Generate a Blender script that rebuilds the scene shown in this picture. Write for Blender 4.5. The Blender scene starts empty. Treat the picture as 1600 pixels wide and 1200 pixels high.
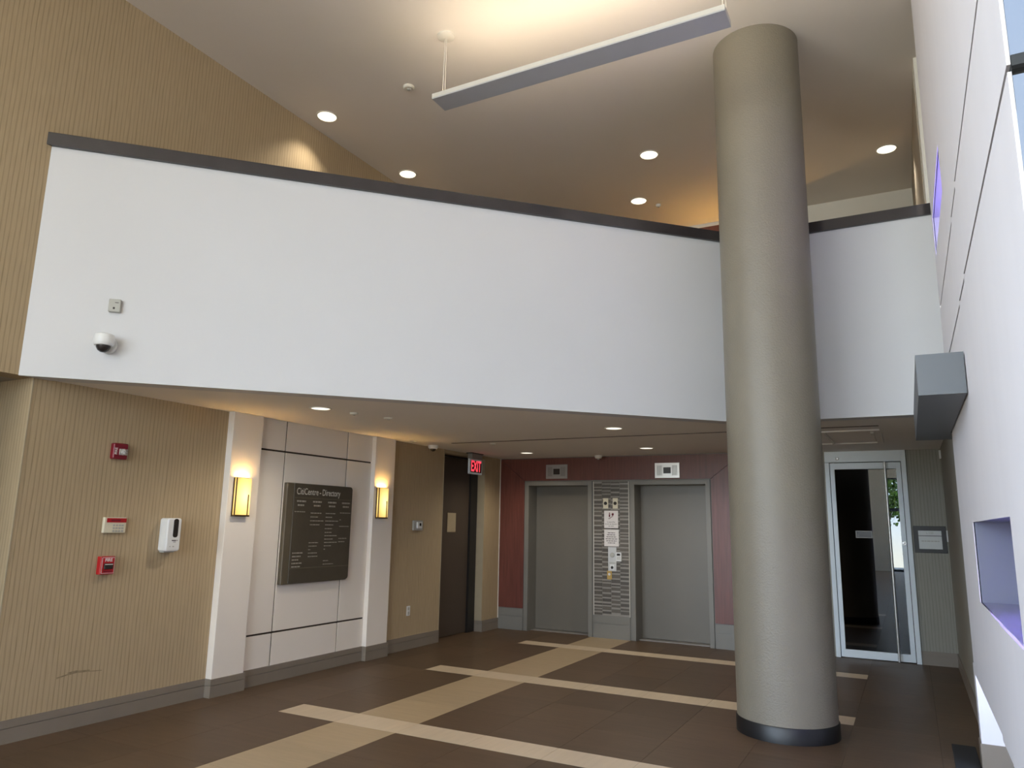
import bpy, bmesh, math, random
from mathutils import Vector, Matrix

random.seed(7)
scene = bpy.context.scene
COL = scene.collection

# ------------------------------------------------------------------ camera
CAM_H = 1.55
F_PX = 1146.3
PITCH, ROLL, YAW = (math.radians(a) for a in (10.784, 1.0426, 28.246))
_f = Vector((-math.sin(YAW) * math.cos(PITCH), math.cos(YAW) * math.cos(PITCH), math.sin(PITCH)))
_r = Vector((math.cos(YAW), math.sin(YAW), 0))
_u = _r.cross(_f)
RIGHT = math.cos(ROLL) * _r + math.sin(ROLL) * _u
UP = -math.sin(ROLL) * _r + math.cos(ROLL) * _u
FWD = _f
cam_data = bpy.data.cameras.new('camera')
cam_data.sensor_fit = 'HORIZONTAL'
cam_data.sensor_width = 36.0
cam_data.lens = 36.0 * F_PX / 1600.0
cam_data.clip_start = 0.05
cam = bpy.data.objects.new('camera', cam_data)
COL.objects.link(cam)
cam.matrix_world = Matrix(((RIGHT.x, UP.x, -FWD.x, 0), (RIGHT.y, UP.y, -FWD.y, 0),
                           (RIGHT.z, UP.z, -FWD.z, CAM_H), (0, 0, 0, 1)))
scene.camera = cam

# ------------------------------------------------------------------ exposure, sky, daylight
vs = scene.view_settings
vs.view_transform = 'Standard'
vs.look = 'None'
vs.exposure = 0.0
vs.gamma = 1.0
vs.use_curve_mapping = False

SKY = 14.0
GROUND = (1.0, 0.94, 0.86)
world = bpy.data.worlds.new('sky')
scene.world = world
world.use_nodes = True
wn = world.node_tree
bg = wn.nodes['Background']
bg.inputs[1].default_value = SKY
_tc = wn.nodes.new('ShaderNodeTexCoord')
_sx = wn.nodes.new('ShaderNodeSeparateXYZ')
wn.links.new(_tc.outputs['Generated'], _sx.inputs[0])
_cr = wn.nodes.new('ShaderNodeValToRGB')      # sunlit pavement below the horizon, hazy blue sky above
_mr = wn.nodes.new('ShaderNodeMapRange')
_mr.inputs['From Min'].default_value = -1.0
wn.links.new(_sx.outputs['Z'], _mr.inputs['Value'])
wn.links.new(_mr.outputs['Result'], _cr.inputs['Fac'])
_cr.color_ramp.elements[0].position = 0.485
_cr.color_ramp.elements[0].color = (*GROUND, 1)
_cr.color_ramp.elements[1].position = 0.515
_cr.color_ramp.elements[1].color = (0.78, 0.88, 1.06, 1)
_e = _cr.color_ramp.elements.new(0.85)
_e.color = (0.60, 0.75, 1.08, 1)
wn.links.new(_cr.outputs['Color'], bg.inputs[0])


def portal(name, loc, rot, sx, sy):
    """Marks a window opening so that the sky's light is sampled through it."""
    l = bpy.data.lights.new(name, 'AREA')
    l.shape = 'RECTANGLE'
    l.size, l.size_y = sx, sy
    l.cycles.is_portal = True
    o = bpy.data.objects.new(name, l)
    o.location = loc
    o.rotation_euler = rot
    COL.objects.link(o)


portal('window_portal', (-5.78, -6.25, 2.95), (0, math.radians(-90), 0), 5.9, 11.5)
portal('window_portal', (-4.2, -12.15, 2.95), (math.radians(90), 0, 0), 2.8, 5.9)
portal('window_portal', (-1.37, -12.15, 4.95), (math.radians(90), 0, 0), 2.85, 1.9)
portal('window_portal', (0.82, -12.15, 2.95), (math.radians(90), 0, 0), 1.5, 5.9)
portal('window_portal', (1.78, -10.0, 2.95), (0, math.radians(90), 0), 5.9, 4.0)

# ------------------------------------------------------------------ materials
MATS = {}


def nodes(name):
    m = bpy.data.materials.new(name)
    m.use_nodes = True
    nt = m.node_tree
    p = nt.nodes['Principled BSDF']
    MATS[name] = m
    return m, nt, p


def L(nt, a, ai, b, bi):
    nt.links.new(a.outputs[ai], b.inputs[bi])


def ramp(nt, c0, c1, p0=0.0, p1=1.0):
    r = nt.nodes.new('ShaderNodeValToRGB')
    r.color_ramp.elements[0].position = p0
    r.color_ramp.elements[1].position = p1
    r.color_ramp.elements[0].color = (*c0, 1)
    r.color_ramp.elements[1].color = (*c1, 1)
    return r


def noise_vec(nt, scale, stretch=(1, 1, 1), detail=3.0, rough=0.55, rnd=False):
    tc = nt.nodes.new('ShaderNodeTexCoord')
    mp = nt.nodes.new('ShaderNodeMapping')
    mp.inputs['Scale'].default_value = stretch
    L(nt, tc, 'Object', mp, 'Vector')
    n = nt.nodes.new('ShaderNodeTexNoise')
    n.inputs['Scale'].default_value = scale
    n.inputs['Detail'].default_value = detail
    n.inputs['Roughness'].default_value = rough
    if rnd:
        oi = nt.nodes.new('ShaderNodeObjectInfo')
        n.noise_dimensions = '4D'
        mu = nt.nodes.new('ShaderNodeMath')
        mu.operation = 'MULTIPLY'
        mu.inputs[1].default_value = 37.0
        L(nt, oi, 'Random', mu, 0)
        L(nt, mu, 0, n, 'W')
    L(nt, mp, 'Vector', n, 'Vector')
    return n


def add_bump(nt, p, node, sock, strength, dist=0.01):
    b = nt.nodes.new('ShaderNodeBump')
    b.inputs['Strength'].default_value = strength
    b.inputs['Distance'].default_value = dist
    L(nt, node, sock, b, 'Height')
    L(nt, b, 'Normal', p, 'Normal')


def mottled(name, col, var=0.06, scale=6.0, stretch=(1, 1, 1), rough=0.6, bump=0.0, bscale=None,
            metal=0.0, spec=0.5, rnd=0.0, coat=0.0):
    """Plain surface whose colour wanders a little; rnd adds a tone per object."""
    m, nt, p = nodes(name)
    n = noise_vec(nt, scale, stretch, rnd=rnd > 0)
    c0 = tuple(max(0, c * (1 - var)) for c in col)
    c1 = tuple(c * (1 + var) for c in col)
    r = ramp(nt, c0, c1, 0.3, 0.7)
    L(nt, n, 'Fac', r, 'Fac')
    if rnd > 0:
        oi = nt.nodes.new('ShaderNodeObjectInfo')
        mr = nt.nodes.new('ShaderNodeMapRange')
        mr.inputs['To Min'].default_value = 1 - rnd
        mr.inputs['To Max'].default_value = 1 + rnd
        L(nt, oi, 'Random', mr, 'Value')
        hs = nt.nodes.new('ShaderNodeHueSaturation')
        L(nt, mr, 'Result', hs, 'Value')
        L(nt, r, 'Color', hs, 'Color')
        L(nt, hs, 'Color', p, 'Base Color')
    else:
        L(nt, r, 'Color', p, 'Base Color')
    p.inputs['Roughness'].default_value = rough
    p.inputs['Metallic'].default_value = metal
    p.inputs['Specular IOR Level'].default_value = spec
    p.inputs['Coat Weight'].default_value = coat
    if bump:
        bn = noise_vec(nt, bscale or scale * 10, stretch, detail=4)
        add_bump(nt, p, bn, 'Fac', bump, 0.004)
    return m


def wallpaper(name, dark, light):
    """Grass-cloth: broken vertical strings of uneven tone."""
    m, nt, p = nodes(name)
    tc = nt.nodes.new('ShaderNodeTexCoord')
    sx = nt.nodes.new('ShaderNodeSeparateXYZ')
    L(nt, tc, 'Object', sx, 'Vector')

    def math_(op, a_, b_=None, c_=None):
        n_ = nt.nodes.new('ShaderNodeMath'); n_.operation = op
        for k_, v_ in enumerate((a_, b_, c_)):
            if v_ is None:
                continue
            if isinstance(v_, (int, float)):
                n_.inputs[k_].default_value = v_
            else:
                nt.links.new(v_, n_.inputs[k_])
        return n_.outputs[0]
    wob = noise_vec(nt, 1.0, (9, 9, 1.2), detail=2)           # strings wander a little
    brk = noise_vec(nt, 1.0, (60, 60, 3.5), detail=2)         # and come and go
    fib = noise_vec(nt, 1.0, (190, 190, 6.0), detail=2)       # fine fibre
    u = math_('ADD', sx.outputs['X'], sx.outputs['Y'])
    u = math_('MULTIPLY_ADD', wob.outputs['Fac'], 0.035, u)
    tri = math_('PINGPONG', math_('MULTIPLY', u, 1 / 0.034), 0.5)
    line = nt.nodes.new('ShaderNodeMapRange')
    line.interpolation_type = 'SMOOTHSTEP'
    line.inputs['From Min'].default_value = 0.0
    line.inputs['From Max'].default_value = 0.20
    nt.links.new(tri, line.inputs['Value'])                    # 0 on a string, 1 between
    inv = math_('SUBTRACT', 1.0, line.outputs['Result'])
    inv = math_('MULTIPLY', inv, math_('MULTIPLY', brk.outputs['Fac'], 1.3))
    tone = math_('MULTIPLY_ADD', fib.outputs['Fac'], 0.5, 0.45)
    mxo = math_('SUBTRACT', tone, math_('MULTIPLY', inv, 0.62))
    r = ramp(nt, dark, light, 0.0, 1.0)
    nt.links.new(mxo, r.inputs['Fac'])
    mx = mxo.node
    L(nt, r, 'Color', p, 'Base Color')
    p.inputs['Roughness'].default_value = 0.75
    p.inputs['Specular IOR Level'].default_value = 0.25
    add_bump(nt, p, mx, 0, 0.25, 0.002)
    return m


def emit(name, col, strength):
    m, nt, p = nodes(name)
    p.inputs['Base Color'].default_value = (0.6, 0.6, 0.6, 1)
    p.inputs['Emission Color'].default_value = (*col, 1)
    n = noise_vec(nt, 30)
    mr = nt.nodes.new('ShaderNodeMapRange')
    mr.inputs['To Min'].default_value = strength * 0.95
    mr.inputs['To Max'].default_value = strength * 1.05
    L(nt, n, 'Fac', mr, 'Value')
    L(nt, mr, 'Result', p, 'Emission Strength')
    return m


def pane(name, tint, gloss, gcol=(1, 1, 1), grough=0.0):
    """Thin glazing: tinted see-through mixed with a mirror reflection."""
    m, nt, p = nodes(name)
    nt.nodes.remove(p)
    out = nt.nodes['Material Output']
    t = nt.nodes.new('ShaderNodeBsdfTransparent')
    t.inputs[0].default_value = (*tint, 1)
    g = nt.nodes.new('ShaderNodeBsdfGlossy')
    g.inputs['Color'].default_value = (*gcol, 1)
    g.inputs['Roughness'].default_value = grough
    mx = nt.nodes.new('ShaderNodeMixShader')
    mx.inputs[0].default_value = gloss
    L(nt, t, 0, mx, 1); L(nt, g, 0, mx, 2); L(nt, mx, 0, out, 'Surface')
    return m


wallpaper('wallpaper', (0.25, 0.185, 0.105), (0.53, 0.41, 0.26))
wallpaper('wallpaper_grey', (0.20, 0.19, 0.155), (0.37, 0.36, 0.315))
mottled('white_paint', (0.61, 0.61, 0.625), 0.012, 1.2, rough=0.6, bump=0.03, bscale=60)
mottled('panel_white', (0.83, 0.765, 0.69), 0.012, 1.5, rough=0.5)
mottled('feature_white', (0.73, 0.71, 0.745), 0.02, 3.0, (1, 1, 0.15), rough=0.5)
mottled('ceiling_paint', (0.80, 0.745, 0.68), 0.015, 1.0, rough=0.8)
mottled('soffit_paint', (0.82, 0.775, 0.72), 0.012, 1.0, rough=0.8)
mottled('column_paint', (0.205, 0.18, 0.138), 0.03, 4.0, rough=0.42, bump=0.9, bscale=70)
mottled('black_base', (0.007, 0.007, 0.008), 0.3, 8, rough=0.42)
mottled('cap_black', (0.040, 0.035, 0.037), 0.1, 5, rough=0.12, spec=0.6)
mottled('baseboard_grey', (0.225, 0.188, 0.15), 0.03, 5, rough=0.45)
mottled('elevator_grey', (0.150, 0.134, 0.108), 0.03, 1.6, rough=0.38, spec=0.5)
mottled('frame_grey', (0.19, 0.178, 0.155), 0.03, 3, rough=0.4)
mottled('red_wood', (0.135, 0.040, 0.028), 0.20, 3.0, (12, 12, 0.7), rough=0.38, bump=0.05, bscale=8)
mottled('floor_dark', (0.104, 0.067, 0.040), 0.10, 3.0, (1.0, 8, 1), rough=0.42, spec=0.22, rnd=0.10, bump=0.04, bscale=25)
mottled('floor_band', (0.40, 0.30, 0.18), 0.06, 3.0, (1, 8, 1), rough=0.4, rnd=0.05)
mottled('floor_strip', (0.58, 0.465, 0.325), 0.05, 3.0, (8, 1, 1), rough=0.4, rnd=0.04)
mottled('carpet', (0.20, 0.185, 0.165), 0.15, 40, rough=0.95)
mottled('grout', (0.06, 0.048, 0.038), 0.1, 30, rough=0.9)
mottled('beam_grey', (0.115, 0.125, 0.135), 0.02, 4, rough=0.45)
mottled('joint_black', (0.02, 0.02, 0.022), 0.1, 10, rough=0.6)
mottled('joint_brown', (0.035, 0.022, 0.015), 0.1, 10, rough=0.6)
mottled('door_brown', (0.075, 0.055, 0.040), 0.05, 2, rough=0.5)
mottled('door_frame_black', (0.012, 0.010, 0.009), 0.1, 6, rough=0.4)
mottled('sign_bronze', (0.075, 0.062, 0.044), 0.05, 6, rough=0.35)
mottled('sign_edge', (0.115, 0.095, 0.065), 0.05, 6, rough=0.35)
mottled('sign_letter', (0.62, 0.60, 0.54), 0.03, 20, rough=0.6)
mottled('sign_small_letter', (0.33, 0.31, 0.27), 0.05, 20, rough=0.6)
mottled('brushed_metal', (0.60, 0.59, 0.57), 0.05, 6, (1, 1, 30), rough=0.32, metal=0.85)
mottled('steel_dull', (0.34, 0.32, 0.30), 0.05, 6, (30, 1, 1), rough=0.4, metal=0.4)
mottled('silver_plate', (0.62, 0.64, 0.63), 0.03, 5, rough=0.4)
mottled('aluminium', (0.78, 0.85, 0.90), 0.02, 5, rough=0.45)
mottled('bronze_trim', (0.10, 0.065, 0.03), 0.06, 10, rough=0.35, metal=0.7)
mottled('white_plastic', (0.74, 0.74, 0.73), 0.01, 5, rough=0.35)
mottled('cream_plastic', (0.68, 0.62, 0.47), 0.01, 5, rough=0.4)
mottled('grey_plastic', (0.42, 0.41, 0.37), 0.02, 5, rough=0.45)
mottled('dark_plastic', (0.03, 0.024, 0.022), 0.05, 5, rough=0.25)
mottled('red_plastic', (0.42, 0.012, 0.016), 0.03, 5, rough=0.32)
mottled('maroon_plastic', (0.20, 0.010, 0.022), 0.03, 5, rough=0.32)
mottled('strobe_lens', (0.40, 0.38, 0.35), 0.6, 90, rough=0.10)
mottled('paper', (0.74, 0.70, 0.68), 0.01, 5, rough=0.7)
mottled('ink', (0.10, 0.09, 0.09), 0.1, 20, rough=0.8)
mottled('ink_maroon', (0.12, 0.012, 0.02), 0.1, 20, rough=0.8)
mottled('brass', (0.55, 0.36, 0.12), 0.05, 10, rough=0.3, metal=0.8)
mottled('tan_plate', (0.40, 0.33, 0.22), 0.03, 10, rough=0.5)
mottled('mosaic_dark', (0.095, 0.080, 0.064), 0.12, 20, (1, 1, 4), rough=0.35, rnd=0.28)
mottled('mosaic_light', (0.29, 0.265, 0.23), 0.08, 20, (1, 1, 4), rough=0.35, rnd=0.15)
mottled('pendant_grey', (0.46, 0.465, 0.48), 0.02, 4, rough=0.45)
mottled('pendant_rim', (0.62, 0.60, 0.55), 0.02, 4, rough=0.5)
mottled('trim_white', (0.72, 0.69, 0.62), 0.01, 6, rough=0.5)
mottled('mat_black', (0.016, 0.016, 0.017), 0.25, 120, rough=0.95, bump=0.5, bscale=300)
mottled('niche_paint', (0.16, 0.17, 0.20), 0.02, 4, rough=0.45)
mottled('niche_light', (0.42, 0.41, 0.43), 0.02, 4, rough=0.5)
mottled('niche_glaze', (0.22, 0.22, 0.28), 0.03, 4, rough=0.15)
mottled('wall_tan', (0.36, 0.315, 0.25), 0.04, 4, rough=0.7)
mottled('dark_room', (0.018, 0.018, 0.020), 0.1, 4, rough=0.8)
mottled('mullion_dark', (0.03, 0.035, 0.04), 0.1, 8, rough=0.5)
mottled('pavement', (0.30, 0.29, 0.27), 0.10, 2, rough=0.9)
mottled('leaf_green', (0.13, 0.24, 0.035), 0.35, 5, rough=0.6, rnd=0.1)
mottled('bark', (0.10, 0.07, 0.05), 0.2, 6, rough=0.9)
emit('downlight_glow', (1.0, 0.90, 0.68), 2.2)
emit('downlight_glow_soft', (1.0, 0.93, 0.78), 1.6)
emit('pendant_glow', (1.0, 0.83, 0.61), 18.0)
emit('led_purple', (0.36, 0.28, 1.0), 75.0)
emit('led_purple_soft', (0.36, 0.30, 1.0), 22.0)
emit('exit_red', (1.0, 0.02, 0.06), 1.3)
emit('sconce_top_glow', (1.0, 0.58, 0.17), 210.0)
pane('clear_glass', (0.93, 0.96, 0.95), 0.05)
pane('sky_glass', (0.225, 0.232, 0.232), 0.02)
pane('door_glass', (0.05, 0.055, 0.06), 0.085, (0.9, 0.95, 1.0))


def sconce_shade_mat():
    """Honey-coloured glass lit from a bulb inside: hottest in front of the bulb."""
    m, nt, p = nodes('sconce_shade')
    p.inputs['Base Color'].default_value = (0.6, 0.45, 0.16, 1)
    p.inputs['Roughness'].default_value = 0.3
    tc = nt.nodes.new('ShaderNodeTexCoord')
    mp = nt.nodes.new('ShaderNodeMapping')
    mp.inputs['Location'].default_value = (-0.15, 0, -0.82)
    mp.inputs['Scale'].default_value = (6.5, 1.0, 4.3)
    L(nt, tc, 'Object', mp, 'Vector')
    g = nt.nodes.new('ShaderNodeTexGradient')
    g.gradient_type = 'SPHERICAL'
    L(nt, mp, 'Vector', g, 'Vector')
    r = ramp(nt, (1.0, 0.58, 0.12), (1.0, 0.82, 0.34), 0.0, 0.9)
    L(nt, g, 'Fac', r, 'Fac')
    L(nt, r, 'Color', p, 'Emission Color')
    mr = nt.nodes.new('ShaderNodeMapRange')
    mr.inputs['To Min'].default_value = 0.75
    mr.inputs['To Max'].default_value = 1.9
    L(nt, g, 'Fac', mr, 'Value')
    L(nt, mr, 'Result', p, 'Emission Strength')


sconce_shade_mat()


def striated():
    """Wall scuff: see scuff_mark object."""
    mottled('scuff', (0.27, 0.205, 0.12), 0.2, 30, rough=0.8)


striated()

# ------------------------------------------------------------------ mesh helpers


def box(bm, x0, x1, y0, y1, z0, z1):
    vs_ = [bm.verts.new((x, y, z)) for x in (x0, x1) for y in (y0, y1) for z in (z0, z1)]
    for f in ((0, 1, 3, 2), (4, 6, 7, 5), (0, 4, 5, 1), (2, 3, 7, 6), (0, 2, 6, 4), (1, 5, 7, 3)):
        bm.faces.new([vs_[i] for i in f])


def prism(bm, pts, z0, z1):
    """Polygon (counter-clockwise in plan) extruded in z."""
    a = [bm.verts.new((x, y, z0)) for x, y in pts]
    b = [bm.verts.new((x, y, z1)) for x, y in pts]
    n = len(pts)
    bm.faces.new(a[::-1]); bm.faces.new(b)
    for i in range(n):
        bm.faces.new((a[i], a[(i + 1) % n], b[(i + 1) % n], b[i]))


def prism_y(bm, pts, y0, y1):
    """Polygon in the x-z plane (counter-clockwise seen from -y) extruded in y."""
    a = [bm.verts.new((x, y0, z)) for x, z in pts]
    b = [bm.verts.new((x, y1, z)) for x, z in pts]
    n = len(pts)
    bm.faces.new(a); bm.faces.new(b[::-1])
    for i in range(n):
        bm.faces.new((a[i], b[i], b[(i + 1) % n], a[(i + 1) % n]))


def lathe(bm, prof, seg=24, axis='Z', cen=(0, 0, 0), close=True):
    """Revolve (radius, height) pairs about an axis."""
    rings = []
    for r, h in prof:
        ring = []
        for i in range(seg):
            a = 2 * math.pi * i / seg
            u, v = r * math.cos(a), r * math.sin(a)
            co = {'Z': (u, v, h), 'Y': (u, h, -v), 'X': (h, u, v)}[axis]
            ring.append(bm.verts.new((co[0] + cen[0], co[1] + cen[1], co[2] + cen[2])))
        rings.append(ring)
    for a, b in zip(rings, rings[1:]):
        for i in range(seg):
            j = (i + 1) % seg
            bm.faces.new((a[i], a[j], b[j], b[i]))
    if close:
        bm.faces.new(rings[0][::-1]); bm.faces.new(rings[-1])


def tube(bm, p0, p1, r, seg=8):
    p0, p1 = Vector(p0), Vector(p1)
    d = (p1 - p0).normalized()
    u = d.orthogonal().normalized()
    v = d.cross(u)
    rs = []
    for p in (p0, p1):
        rs.append([bm.verts.new(p + r * (math.cos(2 * math.pi * i / seg) * u + math.sin(2 * math.pi * i / seg) * v)) for i in range(seg)])
    for i in range(seg):
        j = (i + 1) % seg
        bm.faces.new((rs[0][i], rs[0][j], rs[1][j], rs[1][i]))
    bm.faces.new(rs[0][::-1]); bm.faces.new(rs[1])


def rounded(w, h, r, seg=5, corners=(1, 1, 1, 1), cx=0, cz=0):
    """Rounded rectangle outline (counter-clockwise), corners = bl, br, tr, tl."""
    pts = []
    for k, (sx, sz, a0) in enumerate(((-1, -1, 180), (1, -1, 270), (1, 1, 0), (-1, 1, 90))):
        x, z = sx * w / 2, sz * h / 2
        if corners[k] and r > 0:
            for i in range(seg + 1):
                a = math.radians(a0 + 90 * i / seg)
                pts.append((cx + x - sx * r + r * math.cos(a), cz + z - sz * r + r * math.sin(a)))
        else:
            pts.append((cx + x, cz + z))
    return pts


def link(name, me, parent=None, kind=None):
    o = bpy.data.objects.new(name, me)
    COL.objects.link(o)
    if parent is not None:
        o.parent = parent
    if kind:
        o['kind'] = kind
    return o


def obj(name, bm, mat, parent=None, kind=None, bevel=0.0, smooth=False, bseg=2):
    bmesh.ops.remove_doubles(bm, verts=bm.verts, dist=1e-6)
    if bevel:
        bmesh.ops.bevel(bm, geom=[e for e in bm.edges if len(e.link_faces) == 2 and e.calc_face_angle(0) > 0.5],
                        offset=bevel, segments=bseg, affect='EDGES', profile=0.5)
    bmesh.ops.recalc_face_normals(bm, faces=bm.faces)
    me = bpy.data.meshes.new(name)
    bm.to_mesh(me)
    bm.free()
    me.materials.append(MATS[mat])
    if smooth:
        me.polygons.foreach_set('use_smooth', [True] * len(me.polygons))
        try:
            me.set_sharp_from_angle(angle=math.radians(40))
        except Exception:
            pass
    return link(name, me, parent, kind)


def boxes(name, mat, lst, parent=None, kind=None, bevel=0.0):
    bm = bmesh.new()
    for b in lst:
        box(bm, *b)
    return obj(name, bm, mat, parent, kind, bevel)


def tag(o, label, cat, group=None):
    o['label'] = label
    o['category'] = cat
    if group:
        o['group'] = group
    return o


def thing(name, label, cat, loc, rotz=0.0, group=None):
    o = bpy.data.objects.new(name, None)
    o.empty_display_size = 0.1
    COL.objects.link(o)
    o.location = loc
    o.rotation_euler = (0, 0, math.radians(rotz))
    return tag(o, label, cat, group)


def dup(root, loc, label=None):
    c = root.copy(); COL.objects.link(c); c.location = loc
    if label:
        c['label'] = label
    for ch in list(root.children):
        k = ch.copy(); COL.objects.link(k); k.parent = c
        for g in list(ch.children):
            q = g.copy(); COL.objects.link(q); q.parent = k
    return c


def lettering(parent, text, size, x, z, y, mat, name='lettering', align='CENTER', rot=0.0, sx=1.0, bold=0.0, fit=0.0):
    """Flat raised letters in the local x-z plane, facing local -y."""
    cu = bpy.data.curves.new(name, 'FONT')
    cu.body = text
    cu.size = size
    cu.align_x = align
    cu.align_y = 'CENTER'
    cu.extrude = 0.0004
    cu.offset = bold
    tmp = bpy.data.objects.new('tmp', cu)
    COL.objects.link(tmp)
    dg = bpy.context.evaluated_depsgraph_get()
    me = bpy.data.meshes.new_from_object(tmp.evaluated_get(dg))
    bpy.data.objects.remove(tmp)
    if fit:
        xs_ = [v.co.x for v in me.vertices]
        sx = fit / (max(xs_) - min(xs_))
    me.transform(Matrix.Translation((x, y, z)) @ Matrix.Rotation(rot, 4, 'Y') @ Matrix.Rotation(math.radians(90), 4, 'X') @ Matrix.Scale(sx, 4, (1, 0, 0)))
    me.materials.clear()
    me.materials.append(MATS[mat])
    return link(name, me, parent)


def ray(px, py):
    return RIGHT * (px - 800) + UP * (600 - py) + FWD * F_PX


def at(px, py, ax, v):
    """Where the sight line of a photo pixel meets the plane (axis ax = v)."""
    d = ray(px, py)
    o = Vector((0, 0, CAM_H))
    return o + d * ((v - o[ax]) / d[ax])


# ------------------------------------------------------------------ layout (metres; camera at x=0, y=0)
XL = -5.61          # left wall face
YB = 10.12          # elevator wall face
YD = 10.385         # glass-door wall face
XR = 0.39           # right wallpapered wall face
XF = 0.303          # white feature wall face
ZL = 2.545          # lower ceiling
ZU = 5.90           # upper ceiling
ZC0, ZC1 = 4.335, 4.44   # balcony cap
YF = -12.0           # front of lobby, behind the camera
XE = 1.6            # side of the lobby beside the camera
YW = 2.08           # near end of feature wall / glazed return
YP = 6.12           # far end of feature wall
BAL = 8.51          # balcony face: y = x + BAL
YBR = 7.19          # right stretch of the balcony face
KX = YBR - BAL      # kink of the balcony

# ------------------------------------------------------------------ floor
floor = boxes('floor', 'grout', [(XL - 2.6, XE + 0.15, YF - 0.1, 10.6, -0.12, -0.004)], kind='structure')
XS = [-8.21, -7.61, -7.01, -6.41, -5.9, -5.30, -4.70, -4.10, -3.505, -2.905, -2.305, -1.71, -1.115, -0.52, 0.08, XR]
ys = []
y = 4.785
while y > -1.0:
    ys.append((y - 0.605, y)); y -= 0.605
Y_TILE = y
ys = ys[::-1]
STRIPS = [(4.785, 5.085), (6.90, 7.195), (9.03, 9.295)]
for a, b in ((5.085, 6.90), (7.195, 9.03), (9.295, 10.12)):
    n = 3 if b < 9.5 else 1
    st = (b - a) / 3 if n == 3 else 0.605
    for i in range(n):
        ys.append((a + i * st, a + (i + 1) * st))
    if n == 1:
        ys.append((9.9, 10.385))
tile_cache = {}


def floor_tile(name, x0, x1, y0, y1, mat):
    g = 0.0011
    key = (round(x1 - x0, 3), round(y1 - y0, 3), mat)
    if key not in tile_cache:
        bm = bmesh.new()
        w, d = (x1 - x0) / 2 - g, (y1 - y0) / 2 - g
        box(bm, -w, w, -d, d, -0.01, 0)
        o = obj(name, bm, mat, floor)
        tile_cache[key] = o.data
    else:
        o = link(name, tile_cache[key], floor)
    o.location = ((x0 + x1) / 2, (y0 + y1) / 2, 0)


for x0, x1 in zip(XS, XS[1:]):
    band = abs(x0 + 4.10) < 0.01
    for y0, y1 in ys:
        if x1 < -5.8 and not (1.5 < y0 < 2.9):
            continue
        floor_tile('floor_tile', x0, x1, y0, min(y1, 10.385), 'floor_band' if band else 'floor_dark')
    for y0, y1 in STRIPS:
        if x1 < -5.8:
            continue
        lit = -4.71 < x0 < -0.6  # columns where the strip has its own pale tiles
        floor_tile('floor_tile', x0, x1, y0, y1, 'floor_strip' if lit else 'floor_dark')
boxes('floor_apron', 'floor_dark', [(XR, XE, Y_TILE, YW, -0.01, 0.0), (XL, XE, YF, Y_TILE, -0.01, 0.0)], floor)

# ------------------------------------------------------------------ walls
wl = boxes('wall_left', 'wallpaper', [
    (XL - 0.20, XL, 3.01, 8.50, 0, ZL),
    (XL - 0.20, XL, 9.64, YB + 0.1, 0, ZL),
    (XL - 0.20, XL, 8.50, 9.64, 2.50, ZL),
    (XL - 2.6, XL - 0.20, 3.01, 3.21, 0, ZL),
    (XL - 0.20, XL, 1.60, 10.4, ZL, ZU),
    (XL - 0.20, XL, -0.50, 1.60, 0, ZU),
], kind='structure')
wl['label'] = 'left wall in beige vertical grass-cloth wallpaper'
boxes('wall_recess', 'wall_tan', [(XL - 2.6, XL - 0.2, 1.40, 1.60, 0, ZL), (XL - 2.8, XL - 2.6, 1.40, 3.21, 0, ZL),
                                 (XL - 2.8, XL - 0.2, 1.40, 3.21, ZL, ZL + 0.2)], kind='structure')
boxes('trim_1', 'tan_plate', [(XL - 0.004, XL + 0.004, 3.006, 3.014, 0.155, ZL), (XL - 0.004, XL + 0.005, 8.496, 8.508, 0.155, ZL),
                               ], kind='structure')

# feature bay on the left wall: two pilasters and nine panels with dark reveals
PX = -5.535
for y0, y1 in ((4.80, 5.16), (6.92, 7.30)):
    p = boxes('pilaster', 'panel_white', [(XL - 0.02, PX, y0, y1, 0.14, ZL)], wl, bevel=0.004)
boxes('panel_backing', 'joint_brown', [(XL - 0.02, XL + 0.006, 5.15, 6.93, 0.14, ZL)], wl)
g = 0.009
pys = [(5.16, 5.535 - g), (5.535 + g, 6.485 - g), (6.485 + g, 6.92)]
pzs = [(0.15, 0.463 - g), (0.463 + g, 2.232 - g), (2.232 + g, ZL)]
for a, b in pys:
    for c, d in pzs:
        boxes('wall_panel', 'panel_white', [(XL - 0.01, XL + 0.018, a, b, c, d)], wl, bevel=0.002)

# baseboards: a lower board, a groove and a cap


def baseboard(name, runs, h, mat='baseboard_grey', t=0.014, kind='structure', parent=None):
    """runs: ((x0,y0),(x1,y1), normal) along the wall face."""
    bm = bmesh.new()
    for (x0, y0), (x1, y1), (nx, ny) in runs:
        for z0, z1, tt in ((0, h * 0.64, t), (h * 0.64, h * 0.67, t * 0.45), (h * 0.67, h, t)):
            ax, bx_ = sorted((x0, x1)); ay, by_ = sorted((y0, y1))
            if nx:
                a, b = sorted((x0, x0 + nx * tt)); box(bm, a, b, ay, by_, z0, z1)
            else:
                a, b = sorted((y0, y0 + ny * tt)); box(bm, ax, bx_, a, b, z0, z1)
    return obj(name, bm, mat, parent, kind)


baseboard('baseboard_left', [((XL, 3.01), (XL, 4.80), (1, 0)), ((XL, 4.80), (PX + 0.014, 4.80), (0, -1)),
                             ((PX, 4.80), (PX, 5.174), (1, 0)),
                             ((XL + 0.018, 5.16), (XL + 0.018, 6.92), (1, 0)), ((XL, 6.92), (PX + 0.014, 6.92), (0, -1)),
                             ((PX, 6.92), (PX, 7.314), (1, 0)),
                             ((XL, 7.30), (XL, 8.50), (1, 0)), ((XL, 9.64), (XL, YB), (1, 0)),
                             ((XL - 0.19, 9.64), (XL + 0.014, 9.64), (0, -1))], 0.155)

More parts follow.
